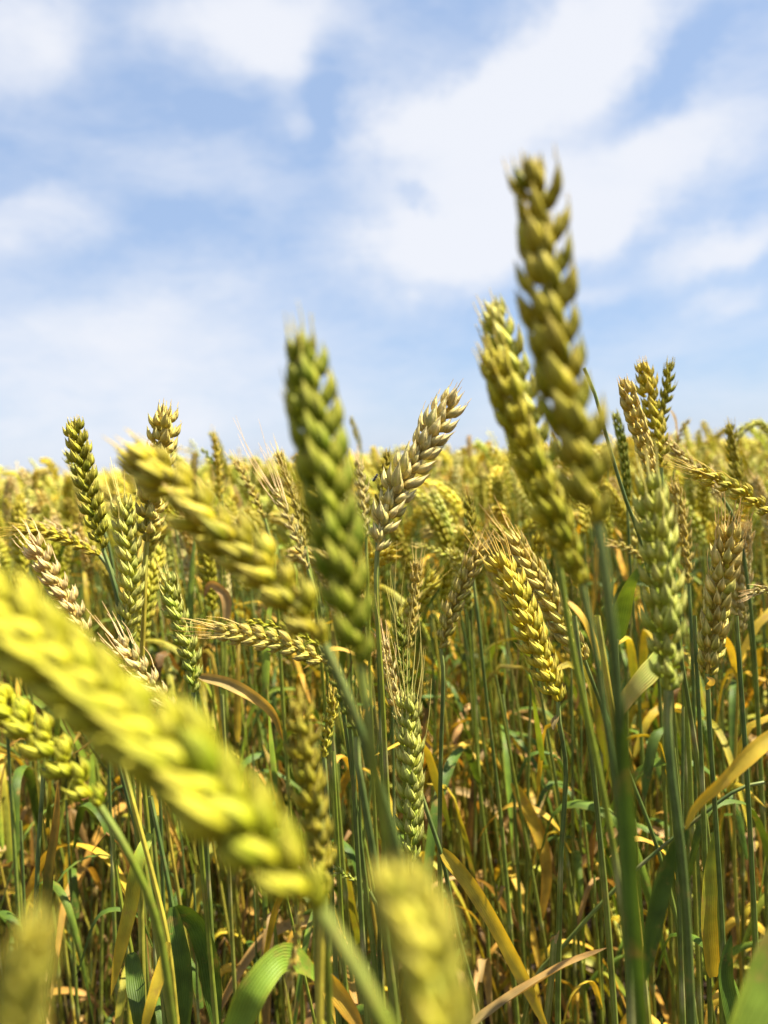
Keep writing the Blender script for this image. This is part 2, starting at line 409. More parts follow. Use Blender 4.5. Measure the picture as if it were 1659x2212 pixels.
# ------------------------------------------------------------------ colours of ears: base of the husk, beak
PAL = {
 'yellow': (colr(.47, .39, .018), colr(.66, .54, .075)),
 'lemon':  (colr(.68, .60, .035), colr(.84, .73, .15)),
 'midgreen': (colr(.27, .27, .014), colr(.52, .44, .07)),
 'amber':  (colr(.47, .34, .018), colr(.70, .52, .12)),
 'green':  (colr(.25, .27, .022), colr(.54, .50, .12)),
 'olive':  (colr(.40, .31, .018), colr(.58, .45, .085)),
 'straw':  (colr(.74, .53, .17), colr(.88, .69, .36)),
 'pale':   (colr(.64, .56, .07), colr(.82, .71, .24)),
 'tan':    (colr(.66, .47, .085), colr(.80, .61, .22)),
 'gold':   (colr(.66, .50, .032), colr(.82, .64, .13)),
 'blue':   (colr(.47, .46, .055), colr(.76, .69, .22)),
}
LEAFC = {'g': colr(.080, .130, .016), 'y': colr(.54, .38, .035), 'o': colr(.50, .28, .045), 'b': colr(.34, .19, .065), 'l': colr(.20, .28, .03), 't': colr(.46, .31, .13)}
STEMC = {'t': (TEAL, SGREEN), 'g': (SGREEN, SOLIVE), 'y': (SYEL, SYEL * .8), 'o': (SOLIVE, SBROWN)}

ground_pts = []
def hero(label, ear, stem, pal, sc='t', twist=0.0, awn=.004, awn_all=False, fat=1.0, green=.1, leaves=(), sr=.0013, seed=0, lod=3, name='wheat_stalk', n=None, rag=1.0, foot=None, group=None, spiral=.3, flare=1.45):
    """ear: picture points tip -> base with a distance each; stem: picture points below the ear; then straight on to the soil"""
    E = [at(*p) for p in ear][::-1]
    base, nxt = E[0], E[1]
    Sx = [base] + [at(*p) for p in stem]
    last = Sx[-1]
    d0 = nrm(Sx[-1] - Sx[-2]) if len(Sx) > 1 else nrm(base - nxt)
    if not stem:
        Sx.append(base + nrm(d0 + np.array([0, 0, -.6])) * .04); last = Sx[-1]
    # carry on to the ground, bending to vertical
    hz = np.array([d0[0], d0[1], 0]) / max(.35, -d0[2]) if d0[2] < 0 else np.array([0, 0, 0])
    hz *= .35
    g = np.array([last[0] + hz[0] * last[2], last[1] + hz[1] * last[2], 0.0])
    if foot is not None: g = np.array([foot[0], foot[1], 0])
    mid = last * .45 + g * .55; mid[:2] = last[:2] + (g[:2] - last[:2]) * .7
    Sx += [mid, g + np.array([0, 0, -.01])]
    root = bpy.data.objects.new(name, None); COL.objects.link(root); root.location = g; root.empty_display_size = .02
    tag(root, label, 'wheat', group)
    cb, ct = PAL[pal]
    ea, aw = build_ear(E, lod, cb, ct, twist, R_, n, fat, awn, awn_all, seed, green, rag, spiral, flare)
    eo = obj('ear', to_mesh('ear', shift(ea, g), M_EAR), root)
    if aw is not None: obj('awn_tuft', to_mesh('awn_tuft', shift(aw, g), M_AWN), eo)
    a, b = STEMC[sc]
    sa, kn = build_stem(Sx, a, b, sr, sr * 1.3, seed, 60, 10)
    obj('stem', to_mesh('stem', shift(sa, g), M_STEM), root)
    for q, lf in enumerate(leaves):
        pts, wd, c1, c2 = lf[:4]; kw = lf[4] if len(lf) > 4 else {}
        L_ = build_leaf([at(*p) for p in pts], wd, LEAFC[c1], LEAFC[c2], seed=seed * 7 + q, **kw)
        obj('leaf', to_mesh('leaf', shift(L_, g), M_LEAF), root)
    ground_pts.append(g[:2])
    return root

H = hero
FRONT = tuple(-F_)
#HEROES
# 1 big blurred yellow ear lower left
H('huge out-of-focus yellow wheat ear slanting across the lower left, nearest to the lens',
  [(-130, 1235, .150), (20, 1345, .145), (250, 1535, .140), (480, 1730, .136), (690, 1965, .133)],
  [(735, 2040, .133), (800, 2150, .134), (850, 2260, .137)], 'yellow', 'g', twist=0.6, fat=1.36, green=.1, awn=0, seed=1, rag=0.8, flare=1.05, n=25, sr=.0015)
# 2 centre green
H('blurred dark green wheat ear standing upright in the centre against the sky',
  [(655, 715, .205), (678, 880, .20), (712, 1080, .196), (748, 1270, .192), (778, 1435, .19)],
  [(792, 1530, .19), (815, 1700, .195), (850, 1900, .20), (890, 2230, .21)], 'midgreen', 'g', twist=0.5, fat=1.28, green=0.5, awn=.008, seed=2, rag=0.7, flare=1.0, n=20, sr=.0012)
# 3 bottom centre blurred
H('blurred pale yellow ear rising from the bottom edge, its whitish tip below the centre',
  [(845, 1850, .102), (890, 1970, .102), (932, 2110, .102), (960, 2320, .102), (980, 2640, .102)],
  [(1020, 2700, .13)], 'lemon', 'g', twist=.3, fat=1.5, green=.1, awn=0, seed=3, n=26)
# 4 bottom left blurred
H('blurred cream-tipped ear cut off by the bottom left corner',
  [(90, 1985, .096), (66, 2060, .096), (40, 2200, .097), (10, 2560, .098)],
  [(0, 2700, .13)], 'lemon', 'g', twist=.5, fat=1.5, green=0, awn=.003, seed=4, n=26)
# 5 right tall
H('tallest ear, olive and blurred, rising highest against the white cloud on the right',
  [(1143, 330, .200), (1172, 500, .198), (1192, 680, .196), (1226, 860, .194), (1262, 1000, .192), (1290, 1130, .19)],
  [(1305, 1220, .19), (1325, 1400, .195), (1350, 1700, .21), (1385, 2230, .24)], 'olive', 't', twist=.3, fat=1.22, green=0.2, awn=.004, seed=5, flare=1.2, sr=.0013, n=20, rag=1.3,
  leaves=[([(1332, 1480, .2), (1345, 1700, .205), (1362, 1950, .21), (1395, 2280, .22)], .0052, 'g', 'g', {'fold': .5, 'up': FRONT})])
# 6a / 6b
H('soft yellow-green ear with its tip just left of the tallest ear',
  [(1056, 640, .275), (1090, 740, .272), (1125, 850, .27), (1160, 970, .27), (1192, 1110, .27)],
  [(1207, 1220, .272), (1240, 1420, .275), (1290, 1650, .28), (1335, 1900, .285), (1372, 2230, .29)], 'pale', 'g', twist=.2, fat=1.2, green=.3, awn=.006, seed=6, flare=1.3, n=19, sr=.0011)
H('soft olive-gold ear below and left of the tallest ear, overlapping the ear behind it',
  [(1052, 742, .250), (1092, 850, .248), (1140, 980, .245), (1200, 1125, .243), (1256, 1262, .24)],
  [(1272, 1330, .242), (1300, 1500, .246), (1335, 1750, .25), (1350, 1950, .255), (1365, 2250, .26)], 'yellow', 't', twist=1.1, fat=1.15, green=0.2, awn=.006, seed=7, flare=1.3, n=19, sr=.0010)
# 7 left mid blur
H('blurred golden ear leaning left towards the horizon, left of the upright green ear',
  [(285, 965, .235), (390, 1060, .230), (500, 1170, .225), (605, 1265, .22), (700, 1392, .215)],
  [(740, 1480, .215), (775, 1570, .22), (820, 1700, .225), (860, 1850, .23), (900, 2230, .25)], 'amber', 't', twist=.25, fat=1.3, green=.15, awn=.006, seed=8, flare=1.3, sr=.0013, n=18, rag=1.5)
# 8 left low
H('plump yellow-green ear at the left edge below the huge slanting ear',
  [(-95, 1455, .29), (0, 1520, .285), (70, 1575, .28), (140, 1650, .28), (215, 1742, .28)],
  [(235, 1770, .28), (330, 1960, .29), (372, 2200, .30), (385, 2350, .31)], 'yellow', 'g', twist=.35, fat=1.3, green=.15, awn=.006, seed=9, flare=1.1, sr=.0014, n=14)
# 9 sharp white
H('sharp whitish straw-coloured ear leaning right against the sky in the middle',
  [(990, 845, .46), (938, 930, .455), (880, 1020, .45), (838, 1105, .445), (815, 1190, .44)],
  [(812, 1260, .44), (826, 1500, .44), (840, 1800, .45)], 'straw', 'g', twist=.45, fat=1.3, green=0, awn=0.006, seed=10, rag=1.3, flare=1.8, n=20)
# 10 brown sharp
H('sharp brown-gold ear leaning right, its green foot above a straight dark stem',
  [(1045, 1165, .50), (1010, 1240, .50), (975, 1320, .50), (952, 1400, .50)],
  [(957, 1440, .50), (952, 1650, .505), (950, 1850, .51), (962, 2210, .53)], 'tan', 't', twist=.1, fat=1.3, green=.35, awn=.012, seed=11, flare=1.2)
# 11
H('sharp golden ear leaning left with fine awns, right of the brown-gold ear',
  [(1070, 1195, .46), (1115, 1285, .455), (1150, 1375, .45), (1180, 1450, .45), (1205, 1515, .45)],
  [(1208, 1560, .45), (1222, 1650, .455), (1212, 1850, .46), (1205, 2250, .48)], 'gold', 't', twist=.6, fat=1.4, green=.15, awn=.022, seed=12, flare=1.7,
  leaves=[([(1206, 1545, .45), (1198, 1560, .448), (1196, 1578, .446)], .004, 't', 't')])
H('tan ear just behind and right of the golden leaning ear',
  [(1092, 1145, .52), (1140, 1220, .52), (1190, 1300, .52), (1235, 1380, .52), (1262, 1425, .52)],
  [(1290, 1500, .53), (1350, 1650, .54), (1440, 1900, .55)], 'tan', 't', twist=.2, fat=1.35, green=.1, awn=.022, seed=13)
# 12 right awned
H('sharp awned ear near the right edge, tan above and greenish at its foot',
  [(1573, 1130, .46), (1565, 1210, .46), (1548, 1320, .455), (1527, 1455, .45)],
  [(1530, 1500, .45), (1532, 1560, .45), (1548, 1800, .46), (1560, 2000, .47), (1570, 2250, .48)], 'tan', 't', twist=1.3, fat=1.45, green=.3, awn=.026, seed=14, rag=1.4, flare=1.8,
  leaves=[([(1528, 1490, .448), (1538, 1470, .44), (1526, 1462, .44)], .004, 'y', 't')])
# 13 right blurred pale
H('soft pale green upright ear on a thick stem, left of the awned right ear',
  [(1400, 1010, .315), (1413, 1120, .312), (1424, 1240, .31), (1436, 1370, .31), (1443, 1490, .31)],
  [(1441, 1530, .31), (1447, 1650, .31), (1472, 1850, .315), (1495, 2230, .33)], 'blue', 't', twist=.75, fat=1.25, green=.2, awn=.016, seed=15, n=18, flare=1.6, sr=.0017)
# 14 cluster
H('tan ear, leftmost of the cluster of three on the right skyline',
  [(1345, 812, .50), (1362, 870, .50), (1385, 940, .50), (1410, 1030, .50)], [(1425, 1150, .51), (1500, 1600, .53), (1550, 2000, .55)], 'tan', 't', twist=1.2, fat=1.4, green=0, awn=.004, seed=16)
H('gold-green ear in the middle of the cluster of three on the right skyline',
  [(1388, 778, .58), (1402, 850, .58), (1420, 930, .58), (1428, 1010, .58)], [(1440, 1150, .58), (1480, 1500, .6), (1500, 1900, .62)], 'gold', 'g', twist=.3, fat=1.35, green=.15, awn=.004, seed=17)
H('darker olive ear at the right of the cluster of three on the right skyline',
  [(1447, 776, .60), (1440, 840, .60), (1428, 900, .60), (1415, 990, .60)], [(1420, 1150, .6), (1450, 1500, .62), (1480, 1900, .64)], 'olive', 't', twist=0, fat=0.95, green=.2, awn=.004, seed=18)
H('slim dark green ear standing between the tallest ear and the cluster of three',
  [(1328, 885, .72), (1342, 950, .72), (1352, 1020, .72), (1355, 1085, .72)], [(1360, 1200, .73), (1380, 1500, .75)], 'green', 't', twist=1.4, fat=0.95, green=.35, awn=.003, seed=19)
H('golden ear pointing left, reaching in from the right edge below the skyline',
  [(1488, 1012, .46), (1545, 1035, .455), (1610, 1070, .45), (1675, 1115, .445)], [(1700, 1150, .445), (1740, 1300, .45), (1790, 1600, .46)], 'gold', 't', twist=.1, fat=1.3, green=.2, awn=.020, seed=20)
H('whitish ear tilted left just behind the cluster of three on the right',
  [(1432, 948, .60), (1465, 980, .60), (1510, 1020, .60), (1560, 1075, .60)], [(1590, 1130, .61), (1620, 1300, .62), (1640, 1600, .64)], 'straw', 't', twist=.3, fat=0.95, green=0, awn=.01, seed=21)
H('upright ear alone above the skyline at far right, green and gold',
  [(1573, 908, .74), (1582, 960, .74), (1592, 1020, .74), (1600, 1100, .74)], [(1610, 1250, .74), (1640, 1600, .76)], 'olive', 't', twist=.6, fat=1.02, green=.2, awn=.006, seed=22)
H('drooping pale ear arching at the right edge over the skyline',
  [(1590, 950, 1.0), (1610, 925, 1.0), (1640, 915, 1.0), (1680, 950, 1.0), (1700, 1000, 1.0)], [(1710, 1100, 1.0), (1715, 1300, 1.0)], 'pale', 'g', twist=.6, fat=0.85, green=.1, awn=.006, seed=23)
H('broken ear hooked over above the skyline, right of the cluster of three',
  [(1490, 905, .95), (1475, 925, .95), (1465, 955, .95), (1462, 1000, .95)], [(1450, 1050, .96), (1455, 1200, .97)], 'tan', 'g', twist=.2, fat=0.80, green=0, awn=.003, seed=24,
  leaves=[([(1464, 960, .95), (1455, 900, .95), (1445, 882, .95)], .009, 't', 't')])
# 20 left ones
H('tall olive-brown ear standing above the skyline at the left, slightly soft',
  [(156, 900, .50), (172, 975, .50), (190, 1060, .50), (206, 1120, .50), (222, 1185, .50)], [(232, 1210, .50), (255, 1290, .50), (285, 1400, .51), (320, 1700, .53)], 'olive', 't', twist=.3, fat=1.3, green=.2, awn=.002, seed=25)
H('small pale green ear tucked behind the tall olive-brown ear at left',
  [(138, 972, .62), (160, 1010, .62), (190, 1060, .62), (212, 1110, .62)], [(240, 1200, .62), (270, 1500, .64)], 'pale', 't', twist=.8, fat=0.85, green=.35, awn=.003, seed=26)
H('golden ear flaring at its tip above the skyline, on a smooth yellow-green stem',
  [(356, 872, .46), (350, 940, .46), (340, 1020, .46), (328, 1100, .46), (318, 1170, .46)], [(314, 1210, .46), (312, 1300, .46), (306, 1450, .465), (300, 1700, .47)], 'tan', 'y', twist=1.2, fat=1.5, green=.1, awn=.003, seed=27, flare=2.0, sr=.0014, n=17)
H('slim golden ear poking above the skyline between the two left leaning ears',
  [(463, 938, .85), (468, 980, .85), (472, 1030, .85), (474, 1085, .85)], [(478, 1200, .86), (480, 1500, .88)], 'gold', 'g', twist=1.2, fat=0.90, green=.1, awn=.012, seed=28)
H('small green ear leaning left beside the slim golden ear on the skyline',
  [(434, 968, .9), (450, 985, .9), (465, 1010, .9), (478, 1050, .9)], [(485, 1200, .9), (488, 1500, .9)], 'green', 'g', twist=.2, fat=0.80, green=.3, awn=.002, seed=29)
H('pale green sharp ear with whitish husk tips, beside the yellow stem at left',
  [(262, 1065, .45), (270, 1140, .45), (282, 1230, .45), (282, 1300, .45), (270, 1385, .45)], [(275, 1420, .45), (300, 1600, .46), (330, 1900, .47)], 'pale', 'g', twist=.5, fat=1.25, green=.25, awn=.020, seed=30, flare=1.7)
H('sharp whitish ear leaning left above the huge slanting ear',
  [(58, 1155, .42), (90, 1205, .42), (130, 1270, .42), (170, 1345, .42), (195, 1400, .42)], [(215, 1450, .42), (270, 1650, .43)], 'straw', 'g', twist=.7, fat=1.3, green=.05, awn=0.01, seed=31, flare=1.7)
H('whitish awned ear half hidden behind the huge slanting ear',
  [(248, 1372, .42), (280, 1420, .42), (325, 1480, .42), (372, 1550, .42), (400, 1600, .42)], [(415, 1650, .42), (440, 1900, .44)], 'straw', 'g', twist=.6, fat=1.3, green=.1, awn=0.018, seed=32, flare=1.7)
H('sharp light green ear leaning left in the middle of the left half',
  [(355, 1235, .48), (378, 1310, .48), (400, 1380, .48), (416, 1440, .48), (418, 1495, .48)], [(422, 1540, .48), (440, 1700, .49), (450, 1900, .5)], 'blue', 't', twist=.5, fat=1.2, green=.35, awn=.010, seed=33, flare=1.6)
H('sharp golden ear lying nearly level, pointing left with straight awns',
  [(455, 1362, .42), (520, 1370, .42), (590, 1385, .42), (650, 1405, .42), (708, 1432, .42)], [(735, 1460, .42), (755, 1560, .43), (770, 1800, .44)], 'tan', 't', twist=.2, fat=1.3, green=.05, awn=.022, seed=34, n=17, flare=1.3)
H('yellow-green ear lying right behind the level golden ear',
  [(530, 1342, .47), (580, 1350, .47), (640, 1368, .47), (690, 1395, .47)], [(720, 1430, .47), (745, 1560, .48)], 'yellow', 't', twist=.2, fat=0.90, green=.3, awn=.002, seed=35)
H('golden ear pointing left across the left skyline crowd, under the tall olive-brown ear',
  [(20, 1150, .55), (80, 1145, .55), (145, 1165, .55), (215, 1200, .55)], [(240, 1230, .55), (262, 1350, .56), (280, 1600, .58)], 'gold', 't', twist=.25, fat=1.02, green=.15, awn=.018, seed=36)
H('white ear slanting above the golden left-pointing ear at left',
  [(108, 1132, .64), (145, 1150, .64), (185, 1175, .64), (222, 1205, .64)], [(245, 1260, .64), (270, 1500, .66)], 'straw', 't', twist=.4, fat=0.95, green=0, awn=.012, seed=37)
H('short golden ear low behind the central stems with big plump grains',
  [(716, 1490, .42), (718, 1530, .42), (706, 1580, .42), (700, 1635, .42)], [(705, 1700, .42), (715, 1900, .44)], 'gold', 't', twist=.8, fat=1.31, green=.25, awn=.006, seed=38, n=13)
H('blurred olive ear hanging behind the lower end of the huge slanting ear',
  [(640, 1500, .26), (655, 1600, .26), (672, 1720, .26), (690, 1850, .26), (700, 1930, .26)], [(705, 2000, .26), (712, 2230, .27)], 'olive', 'g', twist=.9, fat=1.12, green=.15, awn=.006, seed=39, n=15, rag=1.6)
H('bluish green ear with long straw awns standing upright at the centre',
  [(882, 1490, .43), (884, 1580, .43), (886, 1680, .43), (886, 1780, .43), (888, 1860, .43)], [(888, 1900, .43), (886, 2200, .45)], 'blue', 't', twist=.55, fat=1.2, green=.3, awn=.075, awn_all=False, seed=40, n=18, flare=1.4)
H('dark green awned ear directly above the bluish green ear',
  [(862, 1325, .49), (868, 1400, .49), (872, 1470, .49), (874, 1540, .49)], [(876, 1600, .49), (878, 1900, .5)], 'green', 't', twist=.2, fat=0.95, green=.5, awn=.030, seed=41)
H('straw ear with short awns above and behind the dark green awned ear',
  [(900, 1205, .54), (897, 1270, .54), (888, 1340, .54), (882, 1400, .54)], [(880, 1500, .54), (878, 1900, .56)], 'tan', 'g', twist=.9, fat=1.07, green=.05, awn=.016, seed=42)
H('pale straw ear left of the dark green awned ear',
  [(828, 1375, .46), (838, 1430, .46), (850, 1500, .46), (866, 1570, .46)], [(872, 1640, .46), (880, 1900, .48)], 'straw', 'g', twist=1.2, fat=1.00, green=.05, awn=.018, seed=43)
H('olive ear with awns behind the brown-gold ear, its tip pointing straight up',
  [(1010, 1065, .62), (1015, 1120, .62), (1018, 1180, .62), (1022, 1250, .62)], [(1032, 1330, .62), (1050, 1500, .63), (1085, 1800, .65)], 'olive', 't', twist=.1, fat=1.02, green=.15, awn=.020, seed=44)
H('ear lying level behind the white leaning ear, pointing to the left',
  [(900, 1178, .72), (930, 1185, .72), (965, 1200, .72), (998, 1218, .72)], [(1010, 1240, .72), (1020, 1400, .74)], 'pale', 't', twist=.3, fat=1.00, green=.25, awn=.010, seed=45)
flyhost = H('dark gold ear carrying a black fly, beside the foot of the whitish ear',
  [(838, 972, .56), (832, 1020, .56), (822, 1070, .56), (815, 1120, .56)], [(815, 1200, .56), (820, 1500, .58)], 'olive', 't', twist=.2, fat=0.95, green=.15, awn=.004, seed=46)
H('whitish ear just right of the upright green ear at the skyline',
  [(770, 985, .62), (780, 1040, .62), (786, 1100, .62), (790, 1160, .62)], [(795, 1300, .62), (800, 1500, .63)], 'straw', 'g', twist=.7, fat=1.00, green=.1, awn=.010, seed=47)
H('dark green leaning ear between the two central stems, on a thick blue-green stem',
  [(700, 1395, .35), (722, 1450, .35), (748, 1520, .35), (770, 1590, .35)], [(768, 1612, .35), (785, 1720, .35), (815, 1900, .36), (858, 2230, .37)], 'green', 't', twist=.9, fat=1.00, green=.5, awn=.005, seed=48, sr=.0016)
H('pale ear on the skyline whose long awns sweep up beside the upright green ear',
  [(590, 1050, .56), (615, 1100, .56), (640, 1160, .56), (665, 1230, .56)], [(690, 1320, .56), (710, 1500, .58)], 'straw', 'g', twist=.3, fat=0.80, green=.1, awn=.055, seed=49)
H('narrow brown ear at the skyline left of the upright green ear',
  [(598, 968, .60), (618, 1030, .60), (640, 1100, .60), (660, 1180, .60)], [(680, 1300, .6), (700, 1500, .62)], 'tan', 'g', twist=1.0, fat=0.70, green=.05, awn=.016, seed=50)
H('tan ear leaning left on the skyline between golden and upright green ears',
  [(503, 992, .66), (525, 1025, .66), (550, 1070, .66), (572, 1120, .66)], [(590, 1200, .66), (610, 1500, .68)], 'tan', 'g', twist=.5, fat=0.90, green=.1, awn=.010, seed=51)
H('small whitish green ear low in the centre lying on its side, pointing left',
  [(708, 1872, .50), (735, 1885, .50), (765, 1900, .50), (798, 1925, .50)], [(815, 1960, .50), (820, 2100, .52)], 'blue', 't', twist=.3, fat=0.90, green=.3, awn=.004, seed=52)
H('dry straw-coloured withered ear hanging upside down low in the centre',
  [(628, 2135, .30), (632, 2080, .30), (640, 2020, .30), (655, 1950, .30)], [(668, 1925, .30), (680, 1960, .31), (685, 2100, .33)], 'tan', 'o', twist=.4, fat=0.75, green=0, awn=.006, seed=53, rag=2.5)
H('thin ear nodding left in front of the tall right stems, soft brown',
  [(1310, 1175, .66), (1345, 1180, .66), (1375, 1195, .66), (1400, 1225, .66)], [(1410, 1260, .66), (1425, 1500, .68)], 'tan', 't', twist=.4, fat=1.00, green=.05, awn=.008, seed=54)
H('brown ear tip seen between the pale green upright ear and the awned right ear',
  [(1456, 1040, .62), (1468, 1100, .62), (1480, 1180, .62), (1488, 1260, .62)], [(1495, 1400, .62), (1505, 1800, .64)], 'tan', 't', twist=.5, fat=1.00, green=.05, awn=.008, seed=55)
H('pale ear reaching in at the right edge below the golden left-pointing ear',
  [(1618, 1285, .50), (1645, 1275, .50), (1680, 1280, .50), (1720, 1310, .5)], [(1740, 1360, .50), (1750, 1600, .52)], 'straw', 't', twist=.4, fat=1.00, green=.05, awn=.010, seed=56)
#ENDHEROES

# stalks that show only stems and leaves, their ears out of the picture or broken off
def bare(label, stem, sc, leaves=(), sr=.0014, seed=0, name='wheat_stalk', foot=None, cut=True, col=None):
    P = [at(*p) for p in stem]; last = P[-1]; d0 = nrm(P[-1] - P[-2])
    g = np.array([last[0] + d0[0] * .1, last[1] + d0[1] * .1 , 0])
    P += [last * .4 + g * .6, g + np.array([0, 0, -.01])]
    root = bpy.data.objects.new(name, None); COL.objects.link(root); root.location = g; root.empty_display_size = .02
    tag(root, label, 'wheat')
    a, b = STEMC[sc]; sa, _ = build_stem(P, a, b, sr, sr * 1.25, seed, 60, 10)
    obj('stem', to_mesh('stem', shift(sa, g), M_STEM), root)
    for q, lf in enumerate(leaves):
        pts, wd, c1, c2 = lf[:4]; kw = lf[4] if len(lf) > 4 else {}
        obj('leaf', to_mesh('leaf', shift(build_leaf([at(*p) for p in pts], wd, LEAFC[c1], LEAFC[c2], seed=seed * 5 + q, **kw), g), M_LEAF), root)
    return root
#BARE
B_ = bare
B_('headless yellow-green straw with a pale broken top, blurred, low in the centre', [(690, 1728, .26), (697, 1850, .26), (694, 2000, .26), (690, 2230, .26)], 'y', sr=.0013, seed=60)
B_('broken straw stub with a frayed top low on the right of centre', [(1197, 2022, .46), (1192, 2100, .46), (1180, 2230, .46)], 'o', sr=.0018, seed=61,
   leaves=[([(1192, 2035, .46), (1205, 2018, .455), (1200, 2040, .45)], .005, 't', 't'), ([(1310, 2048, .40), (1220, 2090, .40), (1120, 2150, .40), (1020, 2215, .40)][::-1], .008, 't', 'b', {'fold': .6})])
B_('thin dark stem arching down from behind the tallest ear to the right', [(1262, 795, .42), (1285, 850, .42), (1312, 950, .42), (1345, 1060, .42), (1390, 1190, .43), (1440, 1500, .45), (1480, 1900, .47)], 't', sr=.0009, seed=62)
B_('stalk with a long yellow leaf falling towards the bottom, right of centre', [(905, 1700, .47), (935, 1790, .47), (955, 1850, .47), (985, 2000, .48), (1040, 2230, .5)], 't', sr=.0013, seed=63,
   leaves=[([(955, 1838, .47), (1010, 1900, .45), (1060, 1975, .43), (1120, 2090, .42), (1190, 2240, .41)], .011, 'y', 'y', {'fold': .3, 'up': FRONT})])
B_('stalk with a wide curved orange leaf in the gap right of centre', [(1085, 1500, .70), (1105, 1650, .70), (1120, 1900, .71), (1140, 2230, .73)], 't', sr=.0013, seed=64,
   leaves=[([(1108, 1690, .70), (1140, 1750, .70), (1172, 1830, .70), (1180, 1900, .70), (1165, 2010, .70)], .012, 'y', 'o', {'up': FRONT, 'fold': .25})])
B_('right-edge stalk whose yellow leaf arches in from the right', [(1700, 1500, .33), (1710, 1600, .33), (1715, 2200, .34)], 'g', sr=.0013, seed=65,
   leaves=[([(1705, 1570, .33), (1640, 1610, .325), (1560, 1685, .32), (1500, 1745, .32), (1478, 1800, .32)], .0075, 'y', 'y', {'fold': .3, 'up': FRONT}),
           ([(1480, 1790, .32), (1440, 1870, .32), (1420, 1950, .32), (1395, 2120, .32)], .0085, 'g', 'g', {'fold': .3, 'up': FRONT})])
B_('stalk with a broad bright green leaf filling the bottom right corner', [(1760, 1900, .22), (1770, 2100, .22), (1775, 2300, .22)], 'g', sr=.0013, seed=66,
   leaves=[([(1800, 1900, .22), (1735, 2010, .218), (1665, 2130, .215), (1600, 2260, .21), (1560, 2420, .21)], .017, 'g', 'l', {'up': FRONT, 'fold': .2})])
B_('stalk with a broad light green leaf curling up from the bottom edge, left of centre', [(560, 2240, .33), (555, 2400, .33), (550, 2600, .33)], 'g', sr=.0013, seed=67,
   leaves=[([(480, 2300, .32), (520, 2200, .32), (552, 2130, .32), (605, 2070, .33), (650, 2080, .34), (700, 2130, .35)], .0125, 'l', 'l', {'up': FRONT, 'fold': .2}),
           ([(655, 2075, .36), (700, 2110, .36), (740, 2160, .36), (790, 2240, .36)], .009, 'y', 'o', {'up': FRONT})])
B_('tall bare dark stem standing left of the low green leaves', [(245, 1600, .44), (270, 1700, .44), (310, 1850, .44), (345, 2060, .45), (360, 2240, .45)], 't', sr=.0012, seed=68)
B_('yellow stem leaning left, sheathed by a yellow-edged leaf low on the left', [(262, 1640, .40), (300, 1780, .40), (340, 1930, .40), (362, 2030, .40), (385, 2240, .41)], 'y', sr=.0012, seed=69,
   leaves=[([(365, 2035, .398), (350, 2090, .395), (325, 2170, .39), (305, 2250, .39)], .006, 'y', 'y', {'up': FRONT}),
           ([(325, 1800, .42), (300, 1860, .41), (285, 1950, .41), (258, 2060, .41), (240, 2150, .41)], .008, 'l', 'y', {'up': FRONT, 'fold': .3})])
B_('stem topped by a collar with a dark green leaf curving right, low on the left', [(325, 1720, .46), (352, 1850, .46), (372, 1955, .46), (385, 2060, .46), (400, 2240, .47)], 't', sr=.0013, seed=70,
   leaves=[([(375, 1958, .455), (388, 2040, .45), (398, 2130, .45), (405, 2250, .45)], .011, 'g', 'g', {'up': FRONT, 'fold': .5}),
           ([(378, 1960, .465), (420, 1990, .47), (448, 2060, .47), (460, 2150, .47), (470, 2240, .47)], .014, 'g', 'g', {'up': FRONT, 'fold': .2})])
B_('stem whose collar carries a broad green leaf at the bottom left', [(240, 1790, .48), (262, 1950, .48), (285, 2060, .48), (300, 2240, .49)], 'g', sr=.0012, seed=71,
   leaves=[([(284, 2058, .475), (292, 2110, .47), (302, 2180, .46), (305, 2260, .46)], .011, 'g', 'g', {'up': FRONT, 'fold': .4})])
B_('dark stem at the left edge beside a dull green leaf', [(95, 1660, .42), (85, 1800, .42), (78, 1950, .42), (70, 2230, .43)], 't', sr=.0011, seed=72,
   leaves=[([(100, 2000, .43), (108, 1880, .43), (122, 1780, .43), (125, 1690, .43)], .006, 'g', 'o', {'up': FRONT})])
B_('stem crossing the lower right diagonally under the ears', [(1650, 1690, .52), (1600, 1702, .52), (1480, 1790, .53), (1350, 1900, .54), (1220, 2040, .55), (1150, 2130, .56)], 't', sr=.0011, seed=73)
B_('stem on the lower right with a tall upright yellow-green leaf', [(1540, 1800, .5), (1550, 1950, .5), (1560, 2230, .51)], 'g', sr=.0013, seed=74,
   leaves=[([(1540, 2110, .5), (1528, 1980, .49), (1535, 1880, .49), (1545, 1790, .49)], .012, 'y', 'l', {'up': FRONT, 'fold': .3}),
           ([(1590, 2240, .47), (1565, 2110, .47), (1570, 2060, .47), (1580, 2020, .47)], .011, 'g', 'g', {'up': FRONT})])
B_('stem with a pale striped leaf folded left of the pale green upright ear', [(1440, 1560, .40), (1460, 1800, .41), (1475, 2200, .42)], 't', sr=.0012, seed=75,
   leaves=[([(1440, 1400, .40), (1412, 1440, .395), (1375, 1480, .39), (1345, 1520, .39), (1320, 1580, .39)], .011, 'l', 't', {'up': FRONT, 'fold': .15})])
B_('stem with a small dark green leaf standing up behind the right stems', [(1330, 1380, .44), (1340, 1600, .45), (1360, 2200, .47)], 't', sr=.0013, seed=76,
   leaves=[([(1332, 1380, .40), (1345, 1300, .39), (1362, 1255, .38), (1392, 1215, .38)], .010, 'g', 'l', {'up': FRONT, 'fold': .3})])
